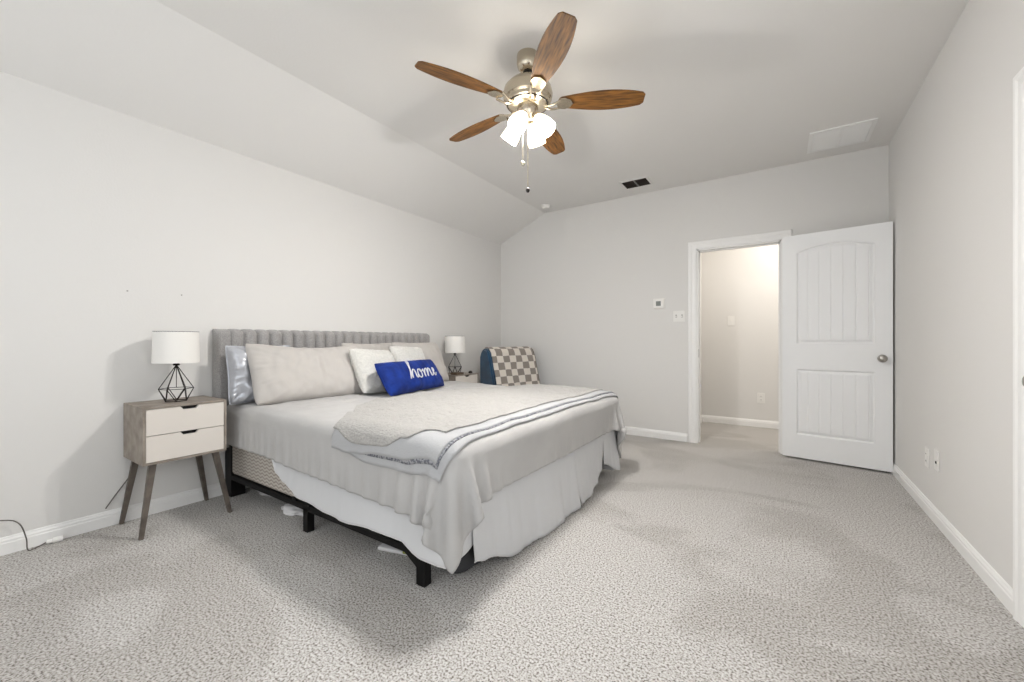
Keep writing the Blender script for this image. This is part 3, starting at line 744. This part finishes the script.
throw_layer('woven_border', 'throw_hem', lambda b_: .0, lambda b_: -.037, lambda u: ext_low(u)-interp([(0, -.004), (.12, .0), (.3, .030), (.45, .045), (1, .048)], u), .015, rough=.001)
throw_layer('chenille_layer', 'throw', lambda b_: -.01, lambda b_: -.10, ext_up, .022, nu=160, nv=320, rough=.0032, seed=3)

# ------------------------------------------------------------------ pillows
def pillow_mtx(c, a, lean, roll=0):
    N = Vector((math.cos(a), math.sin(a), 0)); U = Vector((-math.sin(a), math.cos(a), 0)); Z = Vector((0, 0, 1))
    V = -math.sin(lean)*N + math.cos(lean)*Z; W = math.cos(lean)*N + math.sin(lean)*Z
    R = Matrix((U, V, W)).transposed().to_4x4()
    return Matrix.Translation(c) @ R @ Matrix.Rotation(roll, 4, 'Z')
def pillow_surf(W, H, T, u, v, side, seed, wr=.012, pinch=.07, rough=0, sag=0):
    x = W/2*u*(1-pinch*(1-v*v)**1 * abs(u)**2*1.0); y = H/2*v*(1-pinch*1.4*(1-u*u)*abs(v)**2)
    rc = 1-.055*(u*u*v*v)**2; x *= rc; y *= rc
    t = max(0, (1-u**4)*(1-v**4))**.55 * (1-.12*u*u*v*v)
    z = T/2*t
    e = min(1-abs(u), 1-abs(v))
    # wrinkles running in from the edges and corners
    ww = wr*(nz(x*9+seed, y*6, side*2+seed)+.5*nz(x*22, y*15, seed+side))*min(1, .25+t)
    ww += wr*1.3*math.exp(-e*7)*nz(math.atan2(v, u)*9, seed, side)*min(1, e*12)
    z += ww*min(1, e*8) - sag*T*.12*math.exp(-(u*u*3+(v-.8)**2*6))
    if rough: z += rough*(nz(x*55, y*55, seed)+.6*nz(x*110, y*110, seed+1))
    y -= sag*.06*(1-u*u)*max(0, v)
    return Vector((x, y, side*z))
def pillow(name, label, cat, m, c, a, lean, W, H, T, seed, roll=0, n=54, group=None, wr=.012, pinch=.07, rough=0, sag=0, flange=None, piping=None):
    b = B(); Mx = pillow_mtx(c, math.radians(a), math.radians(lean), math.radians(roll))
    for side in (1, -1):
        grid(b, int(n*W/H**1.0/1.2) if W > H else n, n, lambda s, t: pillow_surf(W, H, T, (2*s-1), (2*t-1), side, seed, wr, pinch, rough, sag))
    bmesh.ops.remove_doubles(b, verts=b.verts, dist=1e-4)
    bmesh.ops.recalc_face_normals(b, faces=b.faces)
    o = obj(name, b, m, None, True, rd=False, angle=0)
    o.matrix_world = Mx
    tag(o, label, cat, group)
    if piping:
        pb = B(); pts = []
        for k in range(160):
            q = k/160*4; s_, f_ = int(q), q-int(q)
            u, v = [(2*f_-1, -1), (1, 2*f_-1), (1-2*f_, 1), (-1, 1-2*f_)][s_]
            p = pillow_surf(W, H, T, u, v, 1, seed, wr, pinch); p.z = 0; pts.append(p)
        tube(pb, pts, .004, 8, True); obj('piping', pb, piping, o, True, world=False, angle=0)
    return o, Mx
pillow('bed_pillow', 'shiny silver satin pillow at the left, half hidden behind the long beige pillow', 'pillow', 'satin', (-3.02, 1.395, .848), -3, 10, .43, .41, .17, 4.0, wr=.035, piping='satin')
pillow('bed_pillow', 'long plain beige king pillow in front at the left of the headboard', 'pillow', 'beige', (-2.865, 1.700, .853), -4, 27, .90, .47, .19, 8.0, wr=.017, pinch=.045, sag=.6, roll=-1)
pillow('bed_pillow', 'beige pillow at the back against the headboard in the middle', 'pillow', 'beige', (-3.05, 2.34, .865), 0, 15, .58, .42, .13, 12.0, wr=.02)
pillow('bed_pillow', 'beige pillow at the right end, behind the blue and white cushions', 'pillow', 'beige', (-2.925, 2.82, .862), 4, 25, .66, .46, .15, 17.0, wr=.018)
pillow('throw_pillow', 'white plush square cushion left of the blue lumbar cushion', 'cushion', 'fluffy', (-2.70, 2.115, .835), 6, 30, .42, .40, .15, 21.0, rough=.004, pinch=.05, roll=-4)
pillow('throw_pillow', 'white plush square cushion behind the blue lumbar cushion', 'cushion', 'fluffy', (-2.75, 2.53, .850), 8, 26, .42, .40, .12, 25.0, rough=.004, pinch=.05, roll=-3)
BW, BH, BT = .81, .285, .13
bp_o, BM = pillow('lumbar_cushion', 'royal blue rectangular lumbar cushion with grey script word home', 'cushion', 'bluevelvet', (-2.53, 2.340, .787), 13, 32, BW, BH, BT, 31.0, wr=.010, pinch=.04, piping='bluevelvet', roll=0)
# the embroidered word "home", one flowing script line laid on the cushion front
S = []   # strokes in letter units (x right, y up)
S.append([(0, 0), (.12, .5), (.28, 1.15), (.40, 1.62), (.36, 1.78), (.24, 1.6), (.20, 1.0), (.20, .4), (.20, .02)])
S.append([(.20, .05), (.30, .5), (.46, .78), (.60, .70), (.62, .35), (.66, .05), (.80, .02), (.92, .25), (1.02, .55)])
S.append([(1.30, .78), (1.08, .72), (.98, .38), (1.08, .04), (1.32, .03), (1.46, .34), (1.42, .66), (1.26, .78), (1.34, .58), (1.58, .60), (1.74, .74)])
S.append([(1.70, .76), (1.78, .4), (1.80, .02), (1.86, .4), (2.02, .74), (2.14, .66), (2.14, .3), (2.14, .02), (2.20, .4), (2.36, .74), (2.50, .66), (2.52, .3), (2.58, .04), (2.72, .04), (2.84, .24)])
S.append([(2.84, .24), (3.02, .36), (3.22, .50), (3.24, .70), (3.08, .78), (2.94, .56), (2.94, .22), (3.08, .02), (3.30, .06), (3.50, .30)])
b = B(); sc = .116
for st in S:
    pts = []
    for p in catmull([(x, y, 0) for x, y in st], 8):
        X = -.135 + p.x*sc + p.y*.012; Y = -.050 + p.y*sc*.82
        u, v = X/(BW/2), Y/(BH/2)
        q = pillow_surf(BW, BH, BT, u, v, 1, 31.0, .010, .04); q.z += .002; pts.append(q)
    tube(b, pts, .0058, 6)
tw = obj('embroidered_word', b, 'thread', bp_o, True, world=False, angle=0); tw['label'] = 'silver grey cursive word home'

# ------------------------------------------------------------------ nightstands and lamps
def make_nightstand():
    # local: x depth (front at +x), y width, origin at floor centre
    t = thing('nightstand', '', 'nightstand', (0, 0, 0))
    D, W_, Z0, Z1 = .345, .400, .388, .707
    b = B(); th = .0125
    box(b, -D/2, -W_/2, Z1-th, D/2, W_/2, Z1, .001); box(b, -D/2, -W_/2, Z0, D/2, W_/2, Z0+th, .001)
    box(b, -D/2, -W_/2, Z0+th, D/2, -W_/2+th, Z1-th); box(b, -D/2, W_/2-th, Z0+th, D/2, W_/2, Z1-th); box(b, -D/2, -W_/2+th, Z0+th, -D/2+.008, W_/2-th, Z1-th)
    obj('cabinet_body', b, 'nswood', t, False)
    b = B(); box(b, -D/2+.01, -W_/2+th, Z0+th, D/2-.022, W_/2-th, Z1-th); obj('dark_interior', b, 'dark', t, False)
    zi0, zi1 = Z0+th+.002, Z1-th-.002; zm = (zi0+zi1)/2
    yl, yr = -W_/2+th+.002, W_/2-th-.002; yc = .012
    for z0, z1 in ((zm+.002, zi1), (zi0, zm-.002)):
        b = B()
        prism(b, [(D/2-.020, y, z) for y, z in ((yl, z0), (yr, z0), (yr, z1), (yc+.044, z1), (yc+.030, z1-.017), (yc-.030, z1-.017), (yc-.044, z1), (yl, z1))], (.018, 0, 0))
        dr = obj('drawer', b, 'nsdrawer', t, False)
        b = B(); box(b, D/2-.0215, yc-.046, z1-.020, D/2-.0185, yc+.046, z1-.0005); fp = obj('finger_pull', b, 'black', dr, False)
    for sx in (-1, 1):
        for sy in (-1, 1):
            b = B()
            tp = Vector((sx*(D/2-.035), sy*(W_/2-.05), Z0)); bt = Vector((sx*(D/2+.012)+(.005 if sx > 0 else .026), sy*(W_/2+.012), 0))
            rings = []
            for P, r in ((tp, .0185), (bt, .0115)):
                rings.append([b.verts.new(P+Vector((r*math.cos(PI/4+PI/2*k)*1.25, r*math.sin(PI/4+PI/2*k)*1.25, 0))) for k in range(4)])
            for k in range(4): b.faces.new((rings[0][k], rings[0][(k+1) % 4], rings[1][(k+1) % 4], rings[1][k]))
            b.faces.new(rings[0]); b.faces.new(rings[1])
            bmesh.ops.bevel(b, geom=b.edges[:], offset=.003, segments=2, affect='EDGES')
            obj('leg', b, 'nsleg', t, True)
    return t
NSX = XL+.03+.165
ns1 = make_nightstand(); ns1['label'] = 'grey-washed wooden nightstand with two white drawers, near side of the bed'; ns1['group'] = 'nightstands beside the bed'
ns1.location = (-3.063, .930, 0)
ns2 = copy_tree(ns1); ns2.location = (-3.063, 3.47, 0); ns2['label'] = 'matching nightstand mostly hidden behind the far side of the bed'
def make_lamp():
    t = thing('table_lamp', '', 'lamp', (0, 0, 0))
    R0, R1, z1, z0 = .110, .114, .425, .235
    b = B(); prof = [(R1, z0), (R0, z1)]
    lathe(b, prof + [(R0-.002, z1), (R1-.002, z0), (R1, z0)], 48, None, cap=False); sh = obj('lamp_shade', b, 'shade', t)
    b = B(); tube(b, [((R0-.001)*math.cos(2*PI*i/40), (R0-.001)*math.sin(2*PI*i/40), z1-.002) for i in range(40)], .002, 6, True)
    for k in range(3):
        a = 2*PI*k/3; tube(b, [(R0*math.cos(a), R0*math.sin(a), z1-.004), (0, 0, z1-.012)], .0015, 6)
    obj('shade_ring', b, 'wire', sh)
    b = B(); lathe(b, [(0, .218), (.016, .218), (.018, .224), (.010, .235), (.012, .29), (0, .29)], 16); obj('socket', b, 'wire', t)
    b = B(); lathe(b, [(0, .29), (.013, .29), (.016, .31), (.028, .335), (.026, .36), (.012, .375), (0, .377)], 16); obj('bulb', b, 'plastic', t)
    b = B(); n = 6; r = .0026
    top = Vector((0, 0, .222))
    mid = [Vector((.083*math.cos(2*PI*k/n+.2), .083*math.sin(2*PI*k/n+.2), .078)) for k in range(n)]
    bot = [Vector((.056*math.cos(2*PI*k/n+.2+PI/n), .056*math.sin(2*PI*k/n+.2+PI/n), .004)) for k in range(n)]
    for k in range(n):
        tube(b, [top, mid[k]], r, 6); tube(b, [mid[k], mid[(k+1) % n]], r*.8, 6)
        tube(b, [mid[k], bot[k]], r, 6); tube(b, [mid[k], bot[(k-1) % n]], r, 6); tube(b, [bot[k], bot[(k+1) % n]], r, 6)
    tube(b, [(0, 0, .222), (0, 0, .085)], .0022, 6)
    obj('wire_base', b, 'wire', t)
    return t
lp = make_lamp(); lp['label'] = 'white drum lamp with dark geometric wire base on the near nightstand'; lp['group'] = 'geometric wire table lamps'
lp.location = (-3.065, .930, .7065)
lp2 = copy_tree(lp); lp2.location = (-3.06, 3.46, .7065); lp2['label'] = 'matching white drum lamp with wire base on the far nightstand'
# small things on the far nightstand
b = B(); box(b, -2.985, 3.31, .7072, -2.905, 3.43, .731, .002); tag(obj('small_box', b, mat('dark_brown_card', (92, 76, 62), .6), None, False), 'small flat dark box in front of the far lamp on the far nightstand', 'box')
b = B(); lathe(b, [(0, 0), (.022, 0), (.024, .006), (.020, .022), (.010, .028), (0, .028)], 20, Matrix.Translation((-2.95, 3.60, .7072))); tag(obj('trinket_jar', b, 'wire', None, True), 'tiny dark round trinket at the far corner of the far nightstand', 'trinket')

# ------------------------------------------------------------------ armchair in the corner with checked throw
CR = math.atan2(.97, .25) - PI/2     # ridge direction turned from +Y
ch = thing('accent_chair', 'deep teal blue upholstered accent chair in the corner beyond the bed', 'chair', (-2.765, 4.105, 0), CR)
CM = ROOTM[ch.name]   # local +y along the ridge, +x towards the room
def back_profile(t, g=0):     # closed arch: t 0 (rear bottom) .. 1 (front bottom)
    hw0, ztop, zb = .085, .985, .36
    if t < .38: s = t/.38; return (-.13-.0*s-g, zb+(ztop-.09-zb)*s)
    if t < .62:
        s = (t-.38)/.24; an = PI-s*PI; return (-.035+(hw0+g)*math.cos(an), ztop-.09+(.09+g)*math.sin(an))
    s = (t-.62)/.38; return (.057+.14*s+g, ztop-.09-(ztop-.09-zb)*s)
b = B(); prism(b, [(x, -.35, z) for x, z in [back_profile(i/40) for i in range(41)]], (0, .70, 0), CM)
es = [e for e in b.edges if abs((CM.inverted()@e.verts[0].co).y - (CM.inverted()@e.verts[1].co).y) < 1e-4 and len(e.link_faces) == 2 and any(len(f.verts) > 4 for f in e.link_faces)]
bmesh.ops.bevel(b, geom=es, offset=.018, segments=3, affect='EDGES')
obj('backrest', b, 'teal', ch, True)
b = B(); box(b, -.10, -.34, .26, .52, .34, .44, .05, CM, 4); obj('seat', b, 'teal', ch, True)
for x in (-.06, .46):
    for y in (-.28, .28):
        b = B(); lathe(b, [(0, 0), (.012, 0), (.021, .265), (0, .265)], 14, CM @ Matrix.Translation((x, y, 0))); obj('leg', b, 'chairleg', ch, True)
b = B()
def th_fn(u, v):
    y = -.315 + .69*u; t = .12+v*.80
    x, z = back_profile(t, .008+.004*nz(u*5, v*6)+(.010 if u > .93 else 0)*0)
    e = .012*nz(u*3, v*8, 2)
    return CM @ Vector((x, y+e, z + .004*nz(u*12, v*9, 1)))
prs = [0]; 
for i in range(200):
    a_, c_ = back_profile(.12+.8*i/200), back_profile(.12+.8*(i+1)/200); prs.append(prs[-1]+math.hypot(a_[0]-c_[0], a_[1]-c_[1]))
grid(b, 60, 90, th_fn, uv=lambda u, v: (u*.69/.0985+.35, prs[int(round(v*200))]/.083+.2))
tb = obj('checked_throw', b, 'check', None, True, angle=0); tag(tb, 'cream and grey checkerboard throw draped over the back of the corner chair', 'blanket')
md = tb.modifiers.new('thickness', 'SOLIDIFY'); md.thickness = .010; md.offset = 1
b = B(); tube(b, [th_fn(1.0, k/60) + CM.to_3x3() @ Vector((0, .006, 0)) for k in range(61)], .009, 8); bo = obj('edge_binding', b, mat('dark_grey_binding', (96, 92, 86), .9), tb, True, angle=0)

for (ny, nzz), lb in (((.750, 1.372), 'tiny nail in the left wall, higher and to the left of the near lamp shade'), ((1.012, 1.372), 'tiny nail in the left wall straight above the near lamp shade')):
    b = B(); lathe(b, [(0, 0), (.0015, 0), (.0015, .010), (.0045, .0105), (.004, .012), (0, .0125)], 12, Matrix.Translation((XL-.001, ny, nzz)) @ Matrix.Rotation(PI/2, 4, 'Y'))
    tag(obj('nail', b, 'satin_nickel', None, True), lb, 'nail')
# ------------------------------------------------------------------ cables and things under the bed
b = B(); tube(b, catmull([(-3.235, -.25, .20), (-3.232, .10, .205), (-3.225, .27, .183), (-3.222, .332, .150), (-3.205, .356, .07), (-3.196, .362, .007), (-3.215, .40, .005), (-3.222, .425, .012)], 8), .0027, 8)
c1 = tag(obj('power_cable', b, 'cable', None, True), 'thin grey cable dropping over the left baseboard at the far left', 'cable')
b = B(); tube(b, [(-3.221, .428, .014), (-3.218, .448, .014)], .011, 10); tube(b, [(-3.218, .448, .014), (-3.216, .485, .014)], .015, 10)
obj('plug', b, 'plastic', c1, True)
b = B(); tube(b, catmull([(-3.247, .86, .44), (-3.248, .79, .31), (-3.247, .735, .225), (-3.244, .69, .16), (-3.240, .655, .106)], 8), .003, 8)
tag(obj('lamp_cord', b, 'cable', None, True), 'thin dark lamp cord hanging against the wall behind the near nightstand', 'cable')
def blob(name, label, cat, m, c, s, seed, rz=0, amp=.25):
    b = B(); bmesh.ops.create_icosphere(b, subdivisions=4, radius=1)
    for v in b.verts:
        n = v.co.normalized(); k = 1+amp*nz(n.x*2+seed, n.y*2, n.z*2)
        v.co = Vector((n.x*s[0]*k, n.y*s[1]*k, max(-.72*s[2], n.z*s[2]*k)))
    bmesh.ops.transform(b, matrix=Matrix.Translation((c[0], c[1], .72*s[2]+.001)) @ Matrix.Rotation(rz, 4, 'Z'), verts=b.verts)
    return tag(obj(name, b, m, None, True, angle=0), label, cat)
blob('crumpled_cloth', 'crumpled white cloth on the carpet under the bed, near the middle leg', 'cloth', 'whitecloth', (-2.53, 1.36, 0), (.115, .05, .028), 3, .1, .4)
blob('flat_cloth', 'thin flat white cloth on the carpet under the bed, nearer the headboard', 'cloth', 'whitecloth', (-2.98, 1.43, 0), (.12, .035, .009), 6, .1, .4)
blob('storage_bag', 'dark grey soft bag on the carpet beneath the foot of the bed', 'bag', 'greybag', (-1.29, 1.50, 0), (.115, .14, .082), 9, .3, .15)
sh = thing('sneaker', 'grey sneaker with lime green trim lying under the bed near the foot leg', 'shoe', (-1.60, 1.42, 0), .25)
SM = ROOTM[sh.name]
b = B()
def shoe(u, v):
    x = -.13+.26*u; wv = .042*math.sin(min(1, max(.02, u)*1.05)*PI)**.35; hgt = interp([(0, .085), (.3, .08), (.55, .065), (.85, .045), (1, .03)], u)
    an = v*2*PI; e = math.sin(PI*min(max(u, .001), .999))**.3
    return SM @ Vector((x, wv*math.cos(an)*e, .022+hgt/2*e+hgt/2*e*math.sin(an)*.98))
grid(b, 24, 20, shoe); obj('upper', b, 'shoegrey', sh, True, angle=0)
b = B(); box(b, -.135, -.04, .001, .135, .04, .020, .009, SM, 3); obj('sole', b, 'whitecloth', sh, True)
b = B(); box(b, .02, -.0445, .012, .12, -.036, .034, .003, SM, 3); obj('side_stripe', b, 'shoegreen', sh, True)
